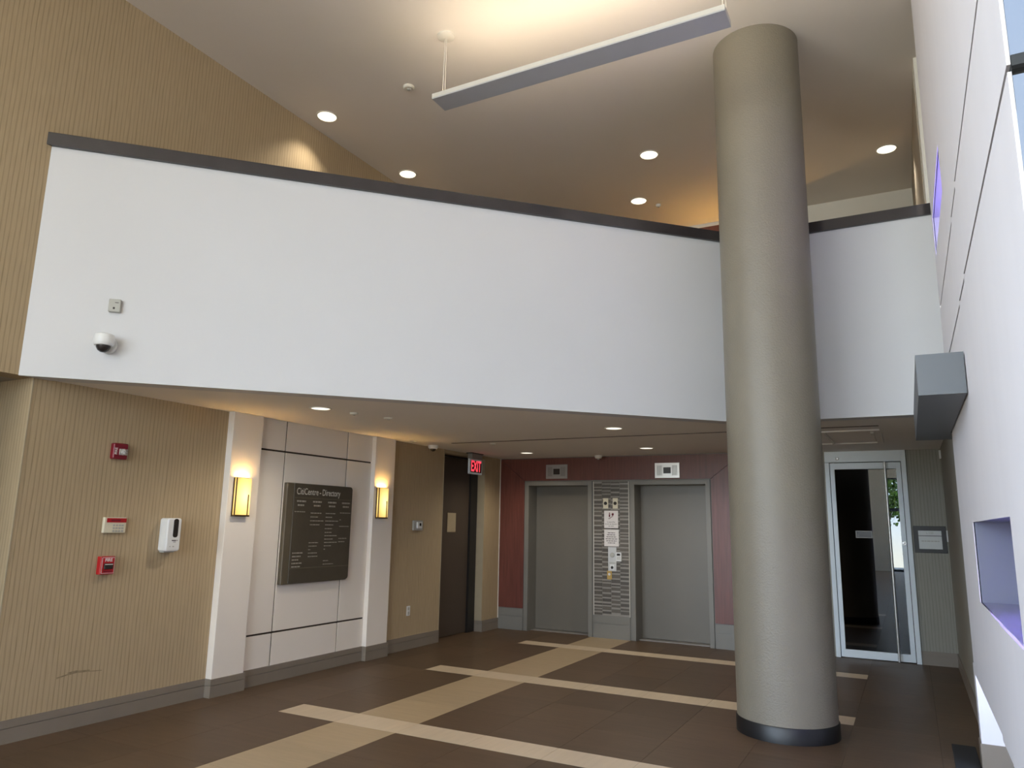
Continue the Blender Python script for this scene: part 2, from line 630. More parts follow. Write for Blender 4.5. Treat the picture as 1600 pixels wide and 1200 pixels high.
# elevator wall
wb = boxes('wall_back', 'frame_grey', [
    (XL - 0.2, -5.17, YB + 0.005, YB + 0.5, 0, ZL), (-4.07, -3.49, YB + 0.005, YB + 0.5, 0, ZL),
    (-2.355, -1.30, YB + 0.005, YB + 0.5, 0, ZL), (-5.17, -4.07, YB + 0.005, YB + 0.5, 2.18, ZL),
    (-3.49, -2.355, YB + 0.005, YB + 0.5, 2.18, ZL)], kind='structure')
wb['label'] = 'elevator wall faced in reddish wood panels'


def wood(pts):
    bm = bmesh.new()
    prism_y(bm, pts, YB - 0.012, YB + 0.005)
    obj('wood_panel', bm, 'red_wood', wb, bevel=0.0015)


wood([(XL + 0.012, 0.315), (-5.182, 0.315), (-5.182, 2.197), (XL + 0.012, ZL - 0.012)])
wood([(XL + 0.016, ZL - 0.010), (-5.180, 2.200), (-2.345, 2.200), (-1.92, ZL - 0.010)])
wood([(-2.343, 0.315), (-1.30, 0.315), (-1.30, ZL - 0.010), (-1.916, ZL - 0.010), (-2.343, 2.197)])
boxes('corner_bead', 'trim_white', [(XL, XL + 0.010, YB - 0.014, YB - 0.004, 0.155, ZL)], wb)
baseboard('baseboard_back', [((XL + 0.014, YB), (-5.18, YB), (0, -1)), ((-2.345, YB), (-1.30, YB), (0, -1)),
                             ((-4.05, YB), (-3.51, YB), (0, -1))], 0.305, 'frame_grey', 0.012)

# mosaic strip between the elevators
boxes('mosaic_bed', 'mosaic_light', [(-4.045, -3.515, YB - 0.004, YB + 0.006, 0.305, 2.178)], wb)
boxes('mosaic_edge', 'trim_white', [(-4.052, -4.045, YB - 0.012, YB, 0.305, 2.178), (-3.515, -3.508, YB - 0.012, YB, 0.305, 2.178)], wb)
mos = {}
colx = [-4.042, -3.918, -3.783, -3.648, -3.518]
for ci in range(4):
    x0, x1 = colx[ci] + 0.003, colx[ci + 1] - 0.003
    z = 0.312 + 0.02 * ((ci * 7) % 3)
    k = random.randint(0, 3)
    while z < 2.165:
        dark = (k % 2 == 0)
        h = random.choice((0.026, 0.034, 0.044, 0.050)) if dark else random.choice((0.014, 0.018, 0.022))
        if z + h > 2.176:
            h = 2.176 - z
        mat = 'mosaic_dark' if dark else 'mosaic_light'
        key = (ci, round(h, 3), dark)
        if key not in mos:
            bm = bmesh.new()
            dd = 0.009 if dark else 0.0075
            box(bm, -(x1 - x0) / 2, (x1 - x0) / 2, -dd, 0, 0, h - 0.003)
            o = obj('mosaic_tile', bm, mat, wb)
            mos[key] = o.data
        else:
            o = link('mosaic_tile', mos[key], wb)
        o.location = ((x0 + x1) / 2, YB - 0.002, z)
        z += h
        k += 1

# elevators


def elevator(n, x0, x1, label):
    d = boxes('door_%d' % n, 'elevator_grey', [(x0 + 0.055, x1 - 0.055, YB + 0.27, YB + 0.31, 0.012, 2.145)], kind='structure')
    d['label'] = label
    bm = bmesh.new()
    for a, b in ((x0, x0 + 0.065), (x1 - 0.065, x1)):
        box(bm, a, b, YB - 0.016, YB + 0.02, 0, 2.186)
    box(bm, x0 + 0.065, x1 - 0.065, YB - 0.016, YB + 0.02, 2.125, 2.186)
    obj('door_frame', bm, 'frame_grey', d, bevel=0.004)
    bm = bmesh.new()
    box(bm, x0 + 0.055, x0 + 0.065, YB + 0.02, YB + 0.31, 0, 2.14)
    box(bm, x1 - 0.065, x1 - 0.055, YB + 0.02, YB + 0.31, 0, 2.14)
    box(bm, x0 + 0.065, x1 - 0.065, YB + 0.02, YB + 0.31, 2.125, 2.135)
    obj('door_jamb', bm, 'frame_grey', d)
    boxes('door_sill', 'steel_dull', [(x0 + 0.065, x1 - 0.065, YB + 0.11, YB + 0.33, -0.003, 0.006)], d)
    boxes('shaft_shadow_gap', 'joint_black', [(x0 + 0.0, x1 - 0.0, YB + 0.315, YB + 0.36, 0, 2.18)], d)
    return d


elevator(2, -5.17, -4.07, 'plain grey elevator door closed beside dim corner')
elevator(3, -3.49, -2.355, 'plain grey elevator door closed beside round column')

# glass door wall
wd = boxes('wall_entry', 'wallpaper_grey', [
    (-1.30, -0.925, YD, YD + 0.2, 0, ZL), (0.005, XR + 0.2, YD, YD + 0.2, 0, ZL),
    (-1.32, -1.30, YB, YD + 0.2, 0, ZL)], kind='structure')
wd['label'] = 'wallpapered wall around glass suite door'
wr = boxes('wall_right', 'wallpaper_grey', [(XR, XR + 0.2, YP, YD + 0.2, 0, ZL + 0.3), (XR, XR + 0.2, YP, YBR, ZL + 0.3, ZU)], kind='structure')
wr['label'] = 'right return wall in grey-beige wallpaper'
baseboard('baseboard_right', [((0.008, YD), (XR - 0.012, YD), (0, -1)), ((XR, YP + 0.02), (XR, YD), (-1, 0))], 0.155)
boxes('wall_suite', 'dark_room', [(-1.5, XR + 0.4, 13.0, 13.1, 0, 2.8), (-1.6, -1.5, YD + 0.2, 13.1, 0, 2.8), (XR + 0.4, XR + 0.5, YD + 0.2, 13.1, 0, 2.8),  # closed near-black box keeps sky light out and stands in for the unlit room
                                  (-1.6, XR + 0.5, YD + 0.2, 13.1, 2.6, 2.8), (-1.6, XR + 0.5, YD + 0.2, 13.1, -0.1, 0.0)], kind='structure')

# glass suite door
d4 = boxes('door_4', 'aluminium', [(-0.925, -0.872, YD - 0.03, YD + 0.07, 0, 2.40), (-0.045, 0.008, YD - 0.03, YD + 0.07, 0, ZL - 0.002),
                                   (-0.925, -0.045, YD - 0.03, YD + 0.07, 2.405, ZL - 0.002)], kind='structure', bevel=0.003)
d4['label'] = 'dark glass door in pale aluminium frame'
boxes('door_rail', 'aluminium', [(-0.866, -0.815, YD - 0.012, YD + 0.035, 0.01, 2.395), (-0.105, -0.052, YD - 0.012, YD + 0.035, 0.01, 2.395),
                                 (-0.815, -0.105, YD - 0.012, YD + 0.035, 2.315, 2.395), (-0.815, -0.105, YD - 0.012, YD + 0.035, 0.01, 0.10)], d4, bevel=0.003)
boxes('pane', 'door_glass', [(-0.818, -0.102, YD + 0.008, YD + 0.016, 0.098, 2.318)], d4)
bm = bmesh.new()
tube(bm, (-0.228, YD - 0.075, 0.01), (-0.228, YD - 0.075, 2.395), 0.014, 12)
for z in (0.12, 1.2, 2.33):
    tube(bm, (-0.228, YD - 0.075, z), (-0.228, YD + 0.01, z), 0.009, 8)
h = obj('pull_handle', bm, 'brushed_metal', d4, smooth=True)
bm = bmesh.new()
lathe(bm, [(0.022, -0.022), (0.022, -0.012), (0.012, -0.012), (0.012, -0.028), (0.004, -0.03)], 16, 'Y', (-0.078, YD, 1.40))
obj('lock_cylinder', bm, 'brushed_metal', d4, smooth=True)
bm = bmesh.new()
lathe(bm, [(0.02, -0.045), (0.014, -0.06), (0.02, -0.03)], 12, 'Y', (-0.77, YD, 2.45))
obj('frame_stud', bm, 'brushed_metal', d4, smooth=True)

# flush brown door on the left wall, set back in its opening
d1 = boxes('door_1', 'door_brown', [(XL - 0.20, XL - 0.155, 8.502, 9.44, 0.008, 2.47)], kind='structure')
d1['label'] = 'dark brown flush door recessed in the left wall'
boxes('door_frame', 'door_frame_black', [(XL - 0.26, XL - 0.12, 9.44, 9.638, 0, 2.5), (XL - 0.26, XL - 0.12, 8.502, 9.44, 2.47, 2.5),
                                         (XL - 0.30, XL - 0.205, 8.45, 9.64, 0, 2.5)], d1)
boxes('jamb_trim', 'tan_plate', [(XL - 0.19, XL, 9.626, 9.640, 0.155, ZL)], d1)
bm = bmesh.new()
c = at(684, 893, 0, XL - 0.15)
lathe(bm, [(0.018, -0.155), (0.020, -0.13), (0.010, -0.12), (0.010, -0.09)], 12, 'X', (XL, 8.57, c.z))
obj('door_knob', bm, 'brushed_metal', d1, smooth=True)

# ------------------------------------------------------------------ mezzanine, balcony, ceilings
bal_line = [(XL, XL + BAL), (KX, YBR), (XR, YBR)]
T = 0.16
kx2 = YBR + T - (BAL + T * math.sqrt(2))
cl = bmesh.new()
prism(cl, [(XL, XL + BAL + 0.05), (XL, XL + BAL + 0.02), (KX, YBR + 0.02), (XR + 0.1, YBR + 0.02), (XR + 0.1, YD + 0.2), (XL, YD + 0.2)], ZL, ZL + 0.30)
cm = obj('ceiling_lower', cl, 'soffit_paint', None, 'structure')
cm['label'] = 'low soffit ceiling under the mezzanine'
bm = bmesh.new()
prism(bm, [(XL + 0.0, XL + BAL), (KX, YBR), (XR, YBR), (XR, YBR + T), (kx2, YBR + T), (XL, XL + BAL + T * math.sqrt(2))], ZL - 0.004, ZC0)
wbal = obj('wall_balcony', bm, 'white_paint', None, 'structure')
wbal['label'] = 'white angled balcony parapet above the lobby'
e = 0.03
bm = bmesh.new()
ksh = KX + e * math.tan(math.radians(22.5))
prism(bm, [(XL, XL + BAL - e * math.sqrt(2)), (ksh, YBR - e), (XR, YBR - e), (XR, YBR + T + e), (kx2 - 0.012, YBR + T + e), (XL, XL + BAL + (T + e) * math.sqrt(2))], ZC0, ZC1)
cap = obj('cap_rail', bm, 'cap_black', wbal, bevel=0.004)
cap['label'] = 'glossy black cap rail'

boxes('ceiling', 'ceiling_paint', [(XL - 0.2, XR + 0.12, YF - 0.1, YD + 0.2, ZU, ZU + 0.2), (XR + 0.12, XE + 0.2, YF - 0.1, YW + 0.1, ZU, ZU + 0.2)], kind='structure')
boxes('wall_upper_back', 'trim_white', [(XL, XR + 0.1, 10.18, 10.45, ZL + 0.3, ZU), (-1.36, -1.15, 9.78, 10.18, ZL + 0.3, ZU)], kind='structure')
uw = boxes('trim_2', 'red_wood', [(XL + 0.02, -1.37, 10.165, 10.18, ZL + 0.3, ZU - 0.06)], kind='structure')
boxes('wall_upper_right', 'wall_tan', [(0.335, XR + 0.2, YBR + T + 0.04, 10.45, ZL + 0.3, ZU)], kind='structure')
boxes('trim_3', 'trim_white', [(0.340, XR, YBR - 0.01, YBR + T + 0.04, ZC1, ZU)], kind='structure')
bm = bmesh.new()
prism(bm, [(XL, XL + BAL + 0.25), (KX + 0.05, YBR + 0.17), (XR, YBR + 0.17), (XR, 10.18), (XL, 10.18)], ZL + 0.30, ZL + 0.32)
obj('floor_mezzanine', bm, 'carpet', None, 'structure')

# ------------------------------------------------------------------ lobby shell behind and beside the camera (daylight side)
win = boxes('window_1', 'mullion_dark', (
    [(XL - 0.16, XL - 0.06, yy - 0.03, yy + 0.03, 0, ZU) for yy in (-11.97, -10.0, -8.1, -6.2, -4.3, -2.4, -0.53)] +
    [(XL - 0.16, XL - 0.06, -11.97, -0.53, zz - 0.03, zz + 0.03) for zz in (0.03, 2.7, ZU - 0.03)]), kind='structure')
boxes('pane', 'clear_glass', [(XL - 0.115, XL - 0.105, -11.97, -0.53, 0.03, ZU - 0.03)], win)
win = boxes('window_2', 'mullion_dark', (
    [(xx - 0.03, xx + 0.03, YF - 0.1, YF, 0, ZU) for xx in (-5.58, -4.2, -2.83)] +
    [(-5.58, -2.83, YF - 0.1, YF, zz - 0.03, zz + 0.03) for zz in (0.03, 2.7, ZU - 0.03)]), kind='structure')
boxes('pane', 'clear_glass', [(-5.58, -2.83, YF - 0.055, YF - 0.045, 0.03, ZU - 0.03)], win)
boxes('wall_front', 'wall_tan', [(-2.8, -0.72, YF - 0.15, YF, 0, 4.0), (-0.26, 0.05, YF - 0.15, YF, 0, 4.0), (-0.72, -0.26, YF - 0.15, YF, 3.6, 4.0)], kind='structure')
win = boxes('window_6', 'mullion_dark', [(-2.8, 0.05, YF - 0.1, YF, 4.0, 4.05), (-2.8, 0.05, YF - 0.1, YF, ZU - 0.06, ZU), (-1.4, -1.34, YF - 0.1, YF, 4.05, ZU - 0.06)], kind='structure')  # unseen clerestory, added to bring more sky light onto the balcony
boxes('pane', 'clear_glass', [(-2.8, 0.05, YF - 0.055, YF - 0.045, 4.03, ZU - 0.03)], win)
win = boxes('window_3', 'mullion_dark', [(-0.72, -0.68, YF - 0.1, YF - 0.02, 0, 3.6), (-0.30, -0.26, YF - 0.1, YF - 0.02, 0, 3.6),
                                         (-0.68, -0.30, YF - 0.1, YF - 0.02, 3.54, 3.6), (-0.68, -0.30, YF - 0.1, YF - 0.02, 0, 0.08), (-0.68, -0.30, YF - 0.1, YF - 0.02, 2.3, 2.42)], kind='structure')
boxes('pane', 'clear_glass', [(-0.68, -0.30, YF - 0.06, YF - 0.05, 0.08, 3.54)], win)
win = boxes('window_5', 'mullion_dark', (
    [(XE + 0.05, XE + 0.15, yy - 0.03, yy + 0.03, 0, ZU) for yy in (-11.97, -10.0, -8.0)] +
    [(XE + 0.05, XE + 0.15, -11.97, -8.0, zz - 0.03, zz + 0.03) for zz in (0.03, 2.7, ZU - 0.03)] +
    [(xx - 0.03, xx + 0.03, YF - 0.1, YF, 0, ZU) for xx in (0.08, 0.85)] +
    [(0.08, XE + 0.1, YF - 0.1, YF, zz - 0.03, zz + 0.03) for zz in (0.03, 2.7, ZU - 0.03)]), kind='structure')
boxes('pane', 'clear_glass', [(XE + 0.095, XE + 0.105, -11.97, -8.0, 0.03, ZU - 0.03)], win)
boxes('pane', 'clear_glass', [(0.08, XE + 0.1, YF - 0.055, YF - 0.045, 0.03, ZU - 0.03)], win)
boxes('wall_side', 'wall_tan', [(XE, XE + 0.15, -8.0, YW + 0.1, 0, ZU)], kind='structure')
win = boxes('window_4', 'mullion_dark', [(0.314, XE, YW + 0.0, YW + 0.05, 2.722, 2.752), (0.325, XE, YW, YW + 0.05, ZU - 0.05, ZU), (XE - 0.05, XE, YW, YW + 0.05, 0, ZU),
                                         (0.325, XE, YW, YW + 0.05, 0, 0.06)], kind='structure')
win['label'] = 'tall window with dark bar beside the white feature wall'
boxes('pane', 'sky_glass', [(0.3125, XE - 0.02, YW + 0.02, YW + 0.03, 0.05, 2.73)], win)
boxes('pane', 'sky_glass', [(0.3125, XE - 0.02, YW + 0.02, YW + 0.03, 2.745, ZU - 0.03)], win)
boxes('ground', 'pavement', [(-7, 4, -19, YF - 0.16, -0.35, -0.15)], kind='structure')

# ------------------------------------------------------------------ white feature wall (right), hung clear of the floor
YS0_ = 3.84
wf = boxes('wall_feature', 'joint_black', [(XF + 0.020, XF + 0.026, YW + 0.32, YP - 0.05, 2.60, 3.30)], kind='structure')
boxes('joint_backing', 'joint_black', [(XF + 0.009, XF + 0.0105, YW + 0.004, YS0_, 2.60, 3.30)], wf)
wf['label'] = 'white panelled feature wall with lit niches and black joints'
NICHES = [(3.05, 4.95, 1.168, 1.605), (4.80, 6.0, 3.548, 3.848)]
YS0, YS1 = 3.84, 4.30
J1, J2 = 2.716, 3.176
gj = 0.010


def panel_yz(name, y0, y1, z0, z1, x0, x1, holes):
    """Upright panel in the y-z plane with rectangular holes left open."""
    ysn = sorted({y0, y1, *[min(max(v, y0), y1) for h_ in holes for v in h_[:2]]})
    zsn = sorted({z0, z1, *[min(max(v, z0), z1) for h_ in holes for v in h_[2:]]})
    bm = bmesh.new()
    for a, b in zip(ysn, ysn[1:]):
        for c, d in zip(zsn, zsn[1:]):
            my, mz = (a + b) / 2, (c + d) / 2
            if any(h_[0] < my < h_[1] and h_[2] < mz < h_[3] for h_ in holes):
                continue
            box(bm, x0, x1, a, b, c, d)
    return obj(name, bm, 'feature_white', wf)


for (a, b, off, zb) in ((YW, YS0, 0.0, 0.612), (YS0, YS1, 0.005, 0.602), (YS1, YP, 0.010, 0.612)):
    for c, d in ((zb, J1 - gj), (J1 + gj, J2 - gj), (J2 + gj, ZU)):
        panel_yz('feature_panel', a, b, c, d, XF + off, XF + off + 0.009, NICHES)
# niche linings
for y0, y1, z0, z1 in NICHES:
    bm = bmesh.new()
    xb = XF + 0.36
    w = 0.012
    box(bm, XF + 0.014, xb, y1, y1 + w, z0 - w, z1 + w)
    box(bm, XF + 0.014, xb, y0 - w, y0, z0 - w, z1 + w)
    box(bm, XF + 0.014, xb, y0, y1, z1, z1 + w)
    box(bm, xb, xb + w, y0 - w, y1 + w, z0 - w, z1 + w)
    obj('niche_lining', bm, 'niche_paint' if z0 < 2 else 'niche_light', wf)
    bm = bmesh.new()
    box(bm, XF + 0.014, xb, y0, y1, z0 - w, z0)
    obj('niche_sill', bm, 'niche_glaze', wf)
# pier that carries the far end of the feature wall
pier = boxes('wall_pier', 'feature_white', [(XF + 0.012, XR + 0.3, YP - 0.02, YP + 0.14, 0.17, 0.66), (XF + 0.03, XR + 0.2, YP - 0.02, YP + 0.14, 0.66, ZU)], kind='structure')
boxes('plinth', 'baseboard_grey', [(XF + 0.004, XR + 0.3, YP - 0.03, YP + 0.15, 0, 0.172)], pier)
boxes('wall_below_feature', 'feature_white', [(0.62, 0.70, YW, YP + 0.1, 0, 1.0)], kind='structure')

# grey box beam along the feature wall
bb = boxes('box_beam', 'beam_grey', [(0.088, XF + 0.004, 4.345, 6.10, 2.249, 2.466), (0.088, 0.333, 6.10, 6.56, 2.249, 2.466)], bevel=0.0)
tag(bb, 'dark grey box beam jutting from the white feature wall', 'beam')

# purple LED strips hidden in the two niches
o = boxes('led_strip', 'led_purple', [(XF + 0.30, XF + 0.345, 3.10, 4.2, 1.592, 1.603)])
tag(o, 'purple light strip in the lower niche of the feature wall', 'light strip')
o = boxes('led_strip', 'led_purple_soft', [(XF + 0.20, XF + 0.30, 4.85, 5.95, 3.549, 3.560)])
tag(o, 'purple light strip in the upper niche of the feature wall', 'light strip')

# ------------------------------------------------------------------ column
CX, CY, CR = -0.955, 6.405, 0.372
col = thing('column', 'thick round taupe column rising from floor to high ceiling', 'column', (CX, CY, 0))
bm = bmesh.new()
lathe(bm, [(CR, 0.10), (CR, ZU - 0.001)], 96)
obj('shaft', bm, 'column_paint', col, smooth=True)
bm = bmesh.new()
lathe(bm, [(CR + 0.009, 0.0), (CR + 0.009, 0.108), (CR + 0.004, 0.115), (CR, 0.115)], 96)
o = obj('base_band', bm, 'black_base', col, smooth=True)
o['label'] = 'glossy black rubber base band'

# floor mat beside the pier
mt = boxes('floor_mat', 'mat_black', [(0.152, 0.304, 4.7, 6.08, 0.0005, 0.008)], bevel=0.003)
tag(mt, 'dark grey floor mat lying by the white pier', 'mat')
mt.location = (0, 0.62, 0)

# ------------------------------------------------------------------ things on the left wall (frame: x along wall, -y out of wall)


def wall_thing(name, label, cat, px, py, plane=XL, group=None):
    p = at(px, py, 0, plane)
    return thing(name, label, cat, p, 90, group)


def plate(parent, name, w, h, d, mat, r=0.006, cx=0, cz=0, y=0.0, bevel=0.002, corners=(1, 1, 1, 1)):
    bm = bmesh.new()
    prism_y(bm, rounded(w, h, r, 5, corners, cx, cz), y - d, y)
    return obj(name, bm, mat, parent, bevel=bevel, bseg=1)


# directory
t = thing('directory_sign', 'dark bronze CitiCentre Directory sign on white panels between sconces', 'directory sign', (XL + 0.018, 6.045, 1.418), 90)
bm = bmesh.new()
prism_y(bm, rounded(0.99, 1.01, 0.035, 6, (0, 1, 1, 0)), -0.05, 0)
obj('back_box', bm, 'sign_edge', t, bevel=0.006)
bm = bmesh.new()
prism_y(bm, rounded(0.90, 1.0, 0.035, 6, (0, 1, 1, 0), 0.043, 0.003), -0.062, -0.05)
f = obj('face', bm, 'sign_bronze', t, bevel=0.003)
for z in (0.352, -0.358):
    boxes('divider', 'sign_edge', [(-0.395, 0.485, -0.066, -0.062, z, z + 0.010)], t)
lettering(t, 'CitiCentre', 0.095, -0.216, 0.420, -0.0635, 'sign_letter', fit=0.315)
lettering(t, '-', 0.095, -0.028, 0.420, -0.0635, 'sign_letter')
lettering(t, 'Directory', 0.095, 0.144, 0.420, -0.0635, 'sign_letter', fit=0.280)
random.seed(11)


def dashes(bm, x, z, w, hgt=0.012, y=-0.0635):
    """A line of print too small to read: short strokes with gaps."""
    xx = x
    while xx < x + w - 0.004:
        l = min(random.uniform(0.012, 0.045), x + w - xx)
        box(bm, xx, xx + l, y - 0.0006, y, z - hgt / 2, z + hgt / 2)
        xx += l + 0.006


bm = bmesh.new()
colsx = [-0.30, -0.065, 0.165, 0.39]
for cx_ in colsx:
    for z, w in ((0.322, 0.13), (0.282, 0.10)):
        dashes(bm, cx_ - w / 2, z, w, 0.017)
rows = {0: [(0.215, 0.15)], 1: [(0.205, 0.17), (0.165, 0.12), (0.125, 0.20), (0.085, 0.14), (-0.10, 0.14), (-0.135, 0.12), (-0.17, 0.03), (-0.205, 0.13), (-0.24, 0.14)],
        2: [(0.205, 0.15), (0.165, 0.1), (0.125, 0.20), (0.085, 0.13), (0.045, 0.11), (0.005, 0.11), (-0.03, 0.19), (-0.065, 0.13), (-0.10, 0.20), (-0.135, 0.11), (-0.17, 0.02), (-0.29, 0.08), (-0.325, 0.16)],
        3: [(0.215, 0.17), (0.14, 0.02), (0.07, 0.16), (-0.06, 0.13), (-0.095, 0.10)]}
for k, lst in rows.items():
    for z, w in lst:
        dashes(bm, colsx[k] - 0.09, z, w, 0.009)
for i in range(5):
    dashes(bm, colsx[0] - 0.08, -0.20 - 0.034 * i, 0.15 - 0.03 * (i % 3), 0.012)
obj('small_print', bm, 'sign_small_letter', t, 'stuff')


# sconces


def sconce(loc, label):
    t = thing('wall_sconce', label, 'wall lamp', loc, 90, 'sconces either side of the directory')
    plate(t, 'back_plate', 0.17, 0.36, 0.008, 'bronze_trim', 0.002, 0, 0.185)
    bm = bmesh.new()
    prism_y(bm, rounded(0.168, 0.34, 0.004, 3, cz=0.19), -0.046, -0.041)
    box(bm, 0.078, 0.084, -0.041, -0.012, 0.02, 0.36)
    box(bm, -0.084, -0.078, -0.041, -0.012, 0.02, 0.36)
    obj('shade', bm, 'sconce_shade', t)
    boxes('bottom_tray', 'bronze_trim', [(-0.088, 0.088, -0.050, 0.0, 0.005, 0.02)], t, bevel=0.002)
    boxes('edge_frame', 'bronze_trim', [(-0.088, -0.0842, -0.048, -0.034, 0.01, 0.363), (-0.088, -0.0842, -0.014, -0.0, 0.01, 0.363)], t)
    boxes('clip_bar', 'bronze_trim', [(0.052, 0.058, -0.056, -0.047, 0.012, 0.21)], t)
    bm = bmesh.new()
    box(bm, -0.07, 0.07, -0.038, -0.014, 0.335, 0.345)
    obj('bulb', bm, 'sconce_top_glow', t)
    return t


sc = sconce((PX, 4.945, 1.566), 'glowing amber glass sconce on the pilaster beside the sanitizer dispenser')
dup(sc, (PX, 7.055, 1.578), 'glowing amber glass sconce on the pilaster beside the thermostat')

# fire alarm strobe
t = wall_thing('fire_strobe', 'maroon fire alarm strobe with clear lens high on wallpapered wall', 'fire alarm', 183.5, 705.5)
plate(t, 'body', 0.125, 0.128, 0.045, 'maroon_plastic', 0.012, bevel=0.006)
bm = bmesh.new()
lathe(bm, [(0.027, -0.045), (0.027, -0.055), (0.021, -0.070), (0.010, -0.078)], 16, 'Y', (0.024, 0, -0.005))
obj('lens', bm, 'strobe_lens', t, smooth=True)
bm = bmesh.new()
box(bm, -0.015, 0.058, -0.052, -0.045, -0.03, 0.02)
obj('lens_bezel', bm, 'grey_plastic', t, bevel=0.003)
lettering(t, 'FIRE', 0.03, -0.04, 0.0, -0.0455, 'paper', rot=math.radians(-90), bold=0.0006)

# alarm annunciator keypad
t = wall_thing('alarm_keypad', 'cream alarm keypad with red display bar above the fire pull station', 'keypad', 176.5, 820.5)
plate(t, 'body', 0.185, 0.122, 0.03, 'cream_plastic', 0.006, bevel=0.003)
plate(t, 'display_bar', 0.165, 0.034, 0.002, 'red_plastic', 0.002, 0.008, 0.038, -0.03, bevel=0)
plate(t, 'screen', 0.08, 0.016, 0.001, 'maroon_plastic', 0.001, 0.0, 0.038, -0.032, bevel=0)
bm = bmesh.new()
for i in range(4):
    for j in range(3):
        cx_, cz_ = -0.012 + i * 0.025, -0.045 + j * 0.022
        box(bm, cx_ - 0.008, cx_ + 0.008, -0.034, -0.03, cz_ - 0.007, cz_ + 0.007)
bp = obj('keys', bm, 'grey_plastic', t, 'stuff')

# fire pull station
t = wall_thing('fire_pull_station', 'bright red FIRE pull station below the alarm keypad', 'fire alarm', 162, 883)
plate(t, 'body', 0.118, 0.138, 0.05, 'red_plastic', 0.006, bevel=0.004)
plate(t, 'rim', 0.104, 0.122, 0.001, 'paper', 0.004, 0.003, 0, -0.05, bevel=0)
plate(t, 'face', 0.098, 0.116, 0.0015, 'red_plastic', 0.004, 0.003, 0, -0.0505, bevel=0)
plate(t, 'handle', 0.072, 0.044, 0.010, 'dark_plastic', 0.005, 0.003, -0.006, -0.052, bevel=0.002)
plate(t, 'handle_strip', 0.066, 0.006, 0.001, 'paper', 0.001, 0.003, 0.008, -0.062, bevel=0)
lettering(t, 'FIRE', 0.034, 0.004, 0.040, -0.0525, 'paper', bold=0.0008)
plate(t, 'lower_label', 0.075, 0.012, 0.001, 'maroon_plastic', 0.001, 0.003, -0.046, -0.052, bevel=0)

# hand sanitizer dispenser
t = wall_thing('sanitizer_dispenser', 'white automatic hand sanitizer dispenser with dark window', 'dispenser', 259, 835)
bm = bmesh.new()
prism_y(bm, rounded(0.135, 0.275, 0.02, 5), -0.105, -0.0)
obj('body', bm, 'white_plastic', t, bevel=0.010, bseg=2)
plate(t, 'window', 0.048, 0.155, 0.006, 'dark_plastic', 0.020, 0.012, 0.055, -0.103, bevel=0.002)
bm = bmesh.new()
dashes(bm, -0.016, -0.048, 0.056, 0.009, -0.1052)
dashes(bm, -0.002, -0.061, 0.026, 0.004, -0.1052)
obj('brand_print', bm, 'ink', t, 'stuff')
bm = bmesh.new()
for x_ in (-0.028, 0.0, 0.008):
    box(bm, x_ - 0.003, x_ + 0.003, -0.106, -0.1045, -0.103, -0.093)
obj('indicator_marks', bm, 'grey_plastic', t, 'stuff')
plate(t, 'drip_lip', 0.10, 0.014, 0.06, 'grey_plastic', 0.003, -0.0, -0.142, -0.005, bevel=0.001)

# thermostat
t = wall_thing('thermostat', 'thermostat in clear guard beside the brown door', 'thermostat', 651, 821)
plate(t, 'guard', 0.20, 0.125, 0.03, 'grey_plastic', 0.01, bevel=0.004)
plate(t, 'body', 0.10, 0.08, 0.022, 'white_plastic', 0.006, 0.005, 0.004, -0.028, bevel=0.002)
plate(t, 'screen', 0.038, 0.036, 0.001, 'dark_plastic', 0.002, 0.012, 0.012, -0.050, bevel=0)

# outlet
t = wall_thing('wall_outlet', 'white wall outlet low on the wallpaper near the brown door', 'outlet', 637.5, 954.5)
plate(t, 'cover', 0.075, 0.118, 0.006, 'white_plastic', 0.006, bevel=0.002)
for dz in (-0.026, 0.026):
    plate(t, 'socket', 0.034, 0.040, 0.003, 'grey_plastic', 0.012, 0, dz, -0.006, bevel=0.001)

# plate on the brown door
t = wall_thing('door_plaque', 'plain tan plaque mounted on the brown door', 'plaque', 705, 816.5, XL - 0.155)
plate(t, 'plate', 0.22, 0.27, 0.008, 'tan_plate', 0.004)
plate(t, 'inset', 0.20, 0.25, 0.001, 'tan_plate', 0.004, 0, 0, -0.008, bevel=0)

# exit sign hung below the low ceiling
p0, p1 = at(732, 729, 0, XL + 0.10), at(751.5, 729, 0, XL + 0.10)
zc = at(741, 729.5, 0, XL + 0.10).z
t = thing('exit_sign', 'glowing red EXIT sign hung from the low ceiling by the brown door', 'exit sign', (XL + 0.09, (p0.y + p1.y) / 2, zc), 90)
EW = p1.y - p0.y
plate(t, 'housing', EW, 0.215, 0.03, 'aluminium', 0.006, bevel=0.002)
plate(t, 'screen', EW - 0.05, 0.165, 0.002, 'door_frame_black', 0.003, 0, 0, -0.03, bevel=0)
lettering(t, 'EXIT', 0.215, 0, 0.0, -0.0325, 'exit_red', sx=(EW - 0.07) / 0.44, bold=0.004)
boxes('canopy', 'steel_dull', [(-EW * 0.38, EW * 0.42, -0.045, 0.03, 0.108, ZL - zc - 0.012)], t)
boxes('mount_plate', 'door_frame_black', [(-EW * 0.45, EW * 0.45, -0.06, 0.045, ZL - zc - 0.012, ZL - zc)], t)

# faint scuff on the wallpaper
bm = bmesh.new()
pts = [at(*q, 0, XL + 0.0008) for q in ((88, 1061), (105, 1055.5), (120, 1051.5), (140, 1049.5), (159, 1048))]
for a, b, w in zip(pts, pts[1:], (0.010, 0.020, 0.016, 0.007)):
    vv = [bm.verts.new(a), bm.verts.new(b), bm.verts.new(b + Vector((0, 0, w))), bm.verts.new(a + Vector((0, 0, w)))]
    bm.faces.new(vv)
obj('scuff_mark', bm, 'scuff', wl)

# ------------------------------------------------------------------ things on the elevator wall
YE = YB - 0.012


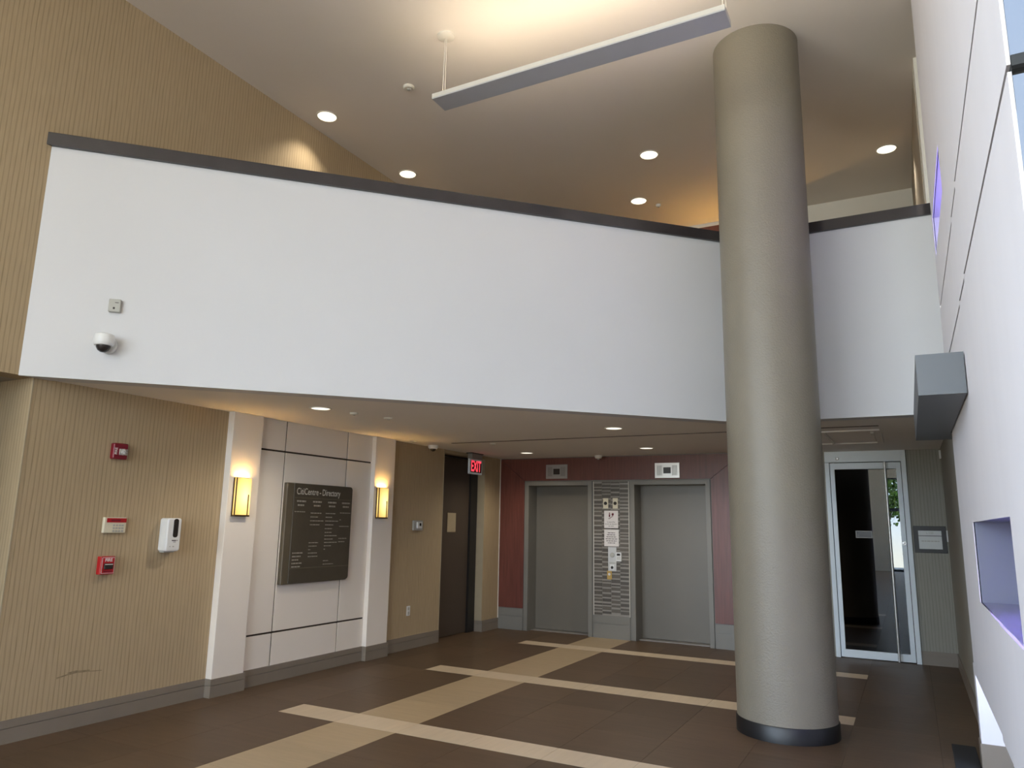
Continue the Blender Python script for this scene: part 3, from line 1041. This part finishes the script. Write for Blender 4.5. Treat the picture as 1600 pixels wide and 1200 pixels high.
def back_thing(name, label, cat, px, py, plane=YE, group=None):
    return thing(name, label, cat, at(px, py, 1, plane), 0, group)


for px, lab, mt_ in ((870, 'elevator position indicator above the door beside dim corner', 'steel_dull'), (1042.5, 'elevator position indicator above the door beside round column', 'brushed_metal')):
    t = back_thing('position_indicator', lab, 'indicator', px, 737 if px < 900 else 735)
    t['group'] = 'elevator position indicators'
    plate(t, 'plate', 0.355, 0.212, 0.010, 'steel_dull' if px < 900 else 'brushed_metal', 0.003, bevel=0.003)
    plate(t, 'screen', 0.105, 0.085, 0.001, 'dark_plastic', 0.002, 0, 0, -0.010, bevel=0)
    bm = bmesh.new()
    for i in range(7):
        for sx in (-1, 1):
            box(bm, sx * (0.075 + 0.011 * i) - 0.0022, sx * (0.075 + 0.011 * i) + 0.0022, -0.0115, -0.009, -0.07, 0.07)
    obj('speaker_slots', bm, 'frame_grey', t, 'stuff')

YT = YB - 0.011
for px, lab in ((946.5, 'metal switch plate with black button beside left elevator above the fire sign'), (961.5, 'metal switch plate with black button toward the right elevator above the fire sign')):
    t = back_thing('switch_plate', lab, 'switch', px, 786.5, YT)
    plate(t, 'plate', 0.078, 0.148, 0.008, 'cream_plastic', 0.003)
    bm = bmesh.new()
    lathe(bm, [(0.024, -0.008), (0.024, -0.016), (0.016, -0.02), (0.006, -0.014)], 16, 'Y')
    obj('button', bm, 'dark_plastic', t, smooth=True)

t = back_thing('fire_sign', 'white no-elevator fire sign with red figures on the mosaic', 'sign', 955, 811.5, YT)
plate(t, 'plate', 0.212, 0.245, 0.005, 'paper', 0.004)
bm = bmesh.new()
# stair line, running figure and flame
for a, b in (((-0.04, 0.01), (-0.02, 0.01)), ((-0.02, 0.01), (0.0, 0.03)), ((0.0, 0.03), (0.03, 0.045))):
    tube(bm, (a[0], -0.006, a[1]), (b[0], -0.006, b[1]), 0.004, 6)
obj('stair_symbol', bm, 'ink_maroon', t)
bm = bmesh.new()
lathe(bm, [(0.009, -0.007), (0.009, -0.005)], 12, 'Y', (-0.024, 0, 0.086))
prism_y(bm, [(-0.033, 0.03), (-0.018, 0.03), (-0.012, 0.072), (-0.034, 0.072)], -0.007, -0.005)
prism_y(bm, [(0.012, 0.052), (0.034, 0.052), (0.044, 0.075), (0.030, 0.096), (0.026, 0.082), (0.016, 0.09), (0.008, 0.068)], -0.007, -0.005)
obj('fire_symbol', bm, 'ink_maroon', t)
for i, s in enumerate(('In case of fire', 'do not use elevators', 'use stairs')):
    lettering(t, s, 0.026, 0, -0.038 - i * 0.028, -0.0055, 'ink', sx=0.85)

t = back_thing('paper_notice', 'printed white paper notice below the fire sign', 'notice', 955.5, 840.5, YT)
plate(t, 'sheet', 0.218, 0.235, 0.003, 'paper', 0.001, bevel=0)
bm = bmesh.new()
for i, w in enumerate((0.11, 0.13, 0.15, 0.175, 0.155, 0.11)):
    dashes(bm, -w / 2, 0.07 - 0.028 * i, w, 0.010, -0.0032)
obj('small_print', bm, 'ink', t, 'stuff')

t = back_thing('call_panel', 'tall stainless elevator call panel with round button', 'call panel', 957, 873.5, YT)
plate(t, 'plate', 0.125, 0.335, 0.008, 'brushed_metal', 0.003)
bm = bmesh.new()
lathe(bm, [(0.034, -0.008), (0.034, -0.014), (0.026, -0.018), (0.008, -0.018)], 20, 'Y', (0, 0, 0.055))
obj('call_button', bm, 'grey_plastic', t, smooth=True)
plate(t, 'instruction_label', 0.095, 0.018, 0.001, 'grey_plastic', 0.001, 0, -0.055, -0.008, bevel=0)
plate(t, 'key_plate', 0.07, 0.075, 0.006, 'white_plastic', 0.003, 0.0, -0.112, -0.008)
bm = bmesh.new()
lathe(bm, [(0.020, -0.014), (0.020, -0.022), (0.012, -0.024), (0.004, -0.018)], 16, 'Y', (0, 0, -0.116))
obj('key_cylinder', bm, 'dark_plastic', t, smooth=True)

t = back_thing('card_reader', 'small white key reader beside the elevator call panel', 'card reader', 967.5, 870, YT)
plate(t, 'body', 0.082, 0.125, 0.03, 'white_plastic', 0.008)
plate(t, 'window', 0.05, 0.03, 0.001, 'dark_plastic', 0.004, 0, 0.03, -0.03, bevel=0)
bm = bmesh.new()
for i in range(3):
    for j in range(2):
        box(bm, -0.022 + 0.018 * i, -0.010 + 0.018 * i, -0.032, -0.03, -0.035 + 0.02 * j, -0.023 + 0.02 * j)
obj('keys', bm, 'grey_plastic', t, 'stuff')

t = back_thing('key_switch', 'small brass key switch plate below the call panel', 'key switch', 952.5, 898.5, YT)
plate(t, 'plate', 0.072, 0.122, 0.006, 'brass', 0.003)
bm = bmesh.new()
lathe(bm, [(0.018, -0.006), (0.018, -0.014), (0.006, -0.014)], 14, 'Y', (0, 0, 0.012))
box(bm, -0.004, 0.004, -0.022, -0.014, 0.0, 0.026)
obj('key_cylinder', bm, 'paper', t)

# ------------------------------------------------------------------ things by the glass door
t = back_thing('suite_plaque', 'square dark suite plaque with two silver plates beside glass door', 'plaque', 1453.5, 843, YD)
plate(t, 'frame', 0.345, 0.318, 0.016, 'door_frame_black', 0.002)
plate(t, 'upper_plate', 0.245, 0.058, 0.003, 'silver_plate', 0.001, 0, 0.075, -0.016, bevel=0)
plate(t, 'lower_plate', 0.245, 0.152, 0.003, 'silver_plate', 0.001, 0, -0.037, -0.016, bevel=0)
lettering(t, 'L-100', 0.034, 0, 0.076, -0.0195, 'grey_plastic')
bm = bmesh.new()
dashes(bm, -0.095, -0.02, 0.19, 0.012, -0.0192)
obj('small_print', bm, 'grey_plastic', t, 'stuff')

t = back_thing('door_notice', 'small silver notice stuck on the dark glass door', 'notice', 1350, 835, YD + 0.008)
plate(t, 'plate', 0.19, 0.09, 0.004, 'frame_grey', 0.002, bevel=0)
plate(t, 'inset', 0.165, 0.068, 0.001, 'dark_plastic', 0.002, 0, 0, -0.004, bevel=0)

p = at(1481, 838, 0, XR)
t = thing('light_switch', 'white switch on the return wall next to the suite plaque', 'switch', p, -90)
plate(t, 'cover', 0.12, 0.135, 0.014, 'white_plastic', 0.004)
plate(t, 'rocker', 0.05, 0.07, 0.004, 'white_plastic', 0.003, 0, 0, -0.014, bevel=0.001)
p = at(1470, 710, 0, XR)
t = thing('door_sensor', 'small white sensor near the low ceiling in the corner', 'sensor', p, -90)
plate(t, 'body', 0.07, 0.10, 0.02, 'white_plastic', 0.006)
plate(t, 'lens', 0.03, 0.03, 0.003, 'grey_plastic', 0.01, 0, -0.015, -0.02, bevel=0)

# ------------------------------------------------------------------ things on the balcony face (turned 45 degrees)


def bal_point(px, py):
    d = ray(px, py)
    k = BAL / (d.y - d.x)
    return Vector((0, 0, CAM_H)) + d * k


t = thing('wall_sensor', 'small beige sensor box on the white balcony above the dome camera', 'sensor', bal_point(180.5, 479), 45)
plate(t, 'body', 0.082, 0.10, 0.035, 'grey_plastic', 0.006, bevel=0.004)
plate(t, 'label', 0.025, 0.006, 0.001, 'ink', 0.001, 0.014, 0.022, -0.035, bevel=0)
plate(t, 'lens', 0.014, 0.016, 0.002, 'dark_plastic', 0.004, -0.002, -0.022, -0.035, bevel=0)

t = thing('dome_camera', 'white dome security camera on the balcony face below sensor box', 'security camera', bal_point(170, 541), 45)
bm = bmesh.new()
lathe(bm, [(0.055, 0.0), (0.062, -0.01), (0.064, -0.03), (0.062, -0.05)], 24, 'Y')
obj('wall_mount', bm, 'white_plastic', t, smooth=True)
bm = bmesh.new()
lathe(bm, [(0.045, 0.060), (0.064, 0.052), (0.071, 0.03), (0.071, -0.012), (0.062, -0.03), (0.056, -0.032)], 28, 'Z', (-0.015, -0.095, 0.012))
obj('housing', bm, 'white_plastic', t, smooth=True)
bm = bmesh.new()
lathe(bm, [(0.050, -0.03), (0.048, -0.045), (0.036, -0.066), (0.018, -0.078), (0.003, -0.081)], 24, 'Z', (-0.015, -0.095, 0.012))
obj('dome', bm, 'dark_plastic', t, smooth=True)

# ------------------------------------------------------------------ ceiling fittings


def downlight(loc, label, glow, watt, group, r=0.105, col_=(1, 0.90, 0.74), cone=110):
    t = thing('downlight', label, 'downlight', loc, 0, group)
    bm = bmesh.new()
    lathe(bm, [(r, 0.0), (r, -0.004), (r - 0.006, -0.008), (r - 0.016, -0.006), (r - 0.018, 0.0)], 32, 'Z', close=False)
    obj('trim_ring', bm, 'trim_white', t, smooth=True)
    bm = bmesh.new()
    lathe(bm, [(r - 0.017, -0.0015), (r * 0.5, -0.004), (0.004, -0.005)], 32, 'Z')
    obj('lens', bm, glow, t)
    l = bpy.data.lights.new('downlight_beam', 'SPOT')
    l.energy = watt
    l.color = col_
    l.spot_size = math.radians(cone)
    l.spot_blend = 0.7
    l.shadow_soft_size = 0.06
    lo = bpy.data.objects.new('downlight_beam', l)
    COL.objects.link(lo)
    lo.parent = t
    lo.location = (0, 0, -0.03)
    return t


HI = 'downlights in the high ceiling'
for (px, py), lab in (((511, 182), 'downlight in the high ceiling near the pendant beside the wallpapered wall'),
                      ((637, 272), 'downlight in the high ceiling where wallpaper meets the balcony rail'),
                      ((1014, 242), 'downlight in the high ceiling left of the column'),
                      ((998, 314), 'downlight in the high ceiling deep over the mezzanine left of the column'),
                      ((1385, 233), 'downlight in the high ceiling between column and white feature wall')):
    p = at(px, py, 2, ZU)
    downlight(p, lab, 'downlight_glow', 42, HI, 0.118)
LO = 'downlights in the low ceiling'
for (px, py), lab in (((501, 638), 'downlight in the low ceiling near the directory'),
                      ((959, 669), 'downlight in the low ceiling near the balcony edge'),
                      ((823, 707.5), 'downlight in the low ceiling before the elevator beside dim corner'),
                      ((1010, 700), 'downlight in the low ceiling before the elevator beside the column'),
                      ((1189, 695), 'added downlight in the low ceiling, unseen behind the column')):  # unseen lamp, added to brighten the walls near the glass door
    p = at(px, py, 2, ZL)
    downlight(p, lab, 'downlight_glow_soft', 10 if px > 1100 else 42, LO, 0.10, cone=150)


def ceiling_disc(name, label, cat, px, py, z, r, h, mat='trim_white', plane=None):
    p = at(px, py, 2, z)
    t = thing(name, label, cat, p)
    bm = bmesh.new()
    lathe(bm, [(r, 0), (r, -h * 0.5), (r * 0.8, -h)], 20)
    obj('body', bm, mat, t, smooth=True)
    bm = bmesh.new()
    lathe(bm, [(r * 0.35, -h), (r * 0.3, -h * 1.35), (r * 0.1, -h * 1.4)], 14)
    obj('sensor', bm, 'grey_plastic', t, smooth=True)
    return t


ceiling_disc('smoke_detector', 'round smoke detector on the high ceiling beside the pendant', 'smoke detector', 639, 136, ZU, 0.06, 0.025)
ceiling_disc('sprinkler_head', 'sprinkler head in the high ceiling by the deepest downlight', 'sprinkler', 1029, 320, ZU, 0.035, 0.03, 'trim_white')
ceiling_disc('sprinkler_head', 'flat sprinkler head in the low ceiling next to directory downlight', 'sprinkler', 553, 645, ZL, 0.04, 0.018)
ceiling_disc('sprinkler_head', 'flat sprinkler cover in the low ceiling above the second sconce', 'sprinkler', 607, 653, ZL, 0.045, 0.014)
ceiling_disc('sprinkler_head', 'small sprinkler cover in the low ceiling above the thermostat wall', 'sprinkler', 646, 689, ZL, 0.045, 0.012)
ceiling_disc('sprinkler_head', 'small sprinkler cover just past the ceiling slot', 'sprinkler', 771, 693, ZL, 0.045, 0.014)
ceiling_disc('smoke_detector', 'small white smoke detector before the elevators', 'smoke detector', 935, 711.5, ZL, 0.055, 0.045)

# dome camera at the top of the left wall
t = thing('dome_camera', 'small white dome camera under the low ceiling by the brown door', 'security camera', at(677, 696, 2, ZL))
bm = bmesh.new()
lathe(bm, [(0.065, 0.0), (0.065, -0.03), (0.055, -0.045), (0.045, -0.046)], 20)
obj('housing', bm, 'white_plastic', t, smooth=True)
bm = bmesh.new()
lathe(bm, [(0.038, -0.045), (0.034, -0.062), (0.018, -0.076), (0.003, -0.08)], 20)
obj('dome', bm, 'dark_plastic', t, smooth=True)

# slot diffuser and access hatch in the low ceiling
o = boxes('slot_diffuser', 'door_brown', [(-5.08, -0.20, 7.845, 7.885, ZL - 0.004, ZL)])
tag(o, 'long dark slot diffuser across the low ceiling', 'air vent')
t = thing('ceiling_hatch', 'framed return air hatch in the low ceiling before glass door', 'ceiling hatch', (-0.62, 8.75, ZL))
boxes('frame', 'soffit_paint', [(-0.62, 0.42, -0.62, -0.56, -0.016, 0), (-0.62, 0.42, 0.56, 0.62, -0.016, 0), (-0.62, -0.56, -0.56, 0.56, -0.016, 0), (0.36, 0.42, -0.56, 0.56, -0.016, 0)], t, bevel=0.002)
boxes('panel', 'soffit_paint', [(-0.55, 0.35, -0.55, 0.55, -0.006, 0)], t)
boxes('divider', 'trim_white', [(-0.105, -0.085, -0.56, 0.56, -0.02, -0.006)], t)
boxes('latch', 'trim_white', [(0.33, 0.36, -0.50, -0.30, -0.03, -0.006)], t)

# pendant uplight
ZP = 5.20
t = thing('pendant_light', 'long grey linear pendant hung on thin cables below high ceiling', 'pendant lamp', (-2.17, 4.915, ZP))
LX = 1.265
boxes('housing', 'pendant_grey', [(-LX, LX, -0.105, 0.105, 0, 0.012)], t, bevel=0.002)
boxes('rim', 'pendant_rim', [(-LX, LX, -0.105, -0.099, 0.012, 0.05), (-LX, LX, 0.099, 0.105, 0.012, 0.05), (-LX, -LX + 0.006, -0.099, 0.099, 0.012, 0.05), (LX - 0.006, LX, -0.099, 0.099, 0.012, 0.05)], t)
boxes('light_tube', 'pendant_glow', [(-LX + 0.08, LX - 0.08, -0.05, 0.05, 0.014, 0.034)], t)
for sx in (-1, 1):
    cxp = -1.235 if sx < 0 else 1.235
    bm = bmesh.new()
    lathe(bm, [(0.078, ZU - ZP), (0.078, ZU - ZP - 0.015), (0.05, ZU - ZP - 0.028)], 24, 'Z', (cxp, 0.03, 0))
    obj('canopy', bm, 'trim_white', t, smooth=True)
    bm = bmesh.new()
    tube(bm, (cxp - 0.012, 0.03, 0.04), (cxp - 0.006, 0.03, ZU - ZP - 0.02), 0.003, 6)
    tube(bm, (cxp + 0.014, 0.03, 0.04), (cxp + 0.010, 0.03, ZU - ZP - 0.02), 0.002, 6)
    obj('cable', bm, 'trim_white', t)

# wall lamp on the mezzanine, the source of the warm glow on the ceiling behind the column
t = thing('mezzanine_sconce', 'amber sconce on the mezzanine back wall behind the column', 'wall lamp', (-1.95, 10.165, 4.75))
plate(t, 'back_plate', 0.17, 0.36, 0.015, 'bronze_trim', 0.002, 0, 0.185)
boxes('bottom_tray', 'bronze_trim', [(-0.088, 0.088, -0.092, 0.0, 0.005, 0.02)], t)
bm = bmesh.new()
box(bm, -0.05, 0.05, -0.08, -0.02, 0.25, 0.30)
obj('bulb', bm, 'sconce_top_glow', t)

# street tree outside the front glazing (seen mirrored in the glass door)
t = thing('street_tree', 'leafy green tree standing outside the front glazing', 'tree', (-1.0, -16.2, -0.15))
bm = bmesh.new()
tube(bm, (0, 0, 0), (0.03, 0.02, 2.4), 0.09, 8)
tube(bm, (0.03, 0.02, 1.8), (0.5, 0.1, 3.0), 0.04, 6)
tube(bm, (0.03, 0.02, 1.9), (-0.5, -0.1, 3.1), 0.04, 6)
obj('trunk', bm, 'bark', t)
random.seed(3)
bm = bmesh.new()
for i in range(1500):
    v = Vector((random.gauss(0, 1), random.gauss(0, 1), random.gauss(0, 1))).normalized() * random.uniform(0.35, 1.0)
    c = Vector((v.x * 1.3, v.y * 1.2, 3.5 + v.z * 1.7))
    n = Vector((random.gauss(0, 1), random.gauss(0, 1), random.gauss(0, 1))).normalized()
    u = n.orthogonal().normalized() * random.uniform(0.08, 0.14)
    w = n.cross(u) * 0.6
    vv = [bm.verts.new(c + u), bm.verts.new(c + w), bm.verts.new(c - u), bm.verts.new(c - w)]
    bm.faces.new(vv)
lv = obj('foliage', bm, 'leaf_green', t)
lv['kind'] = 'stuff'
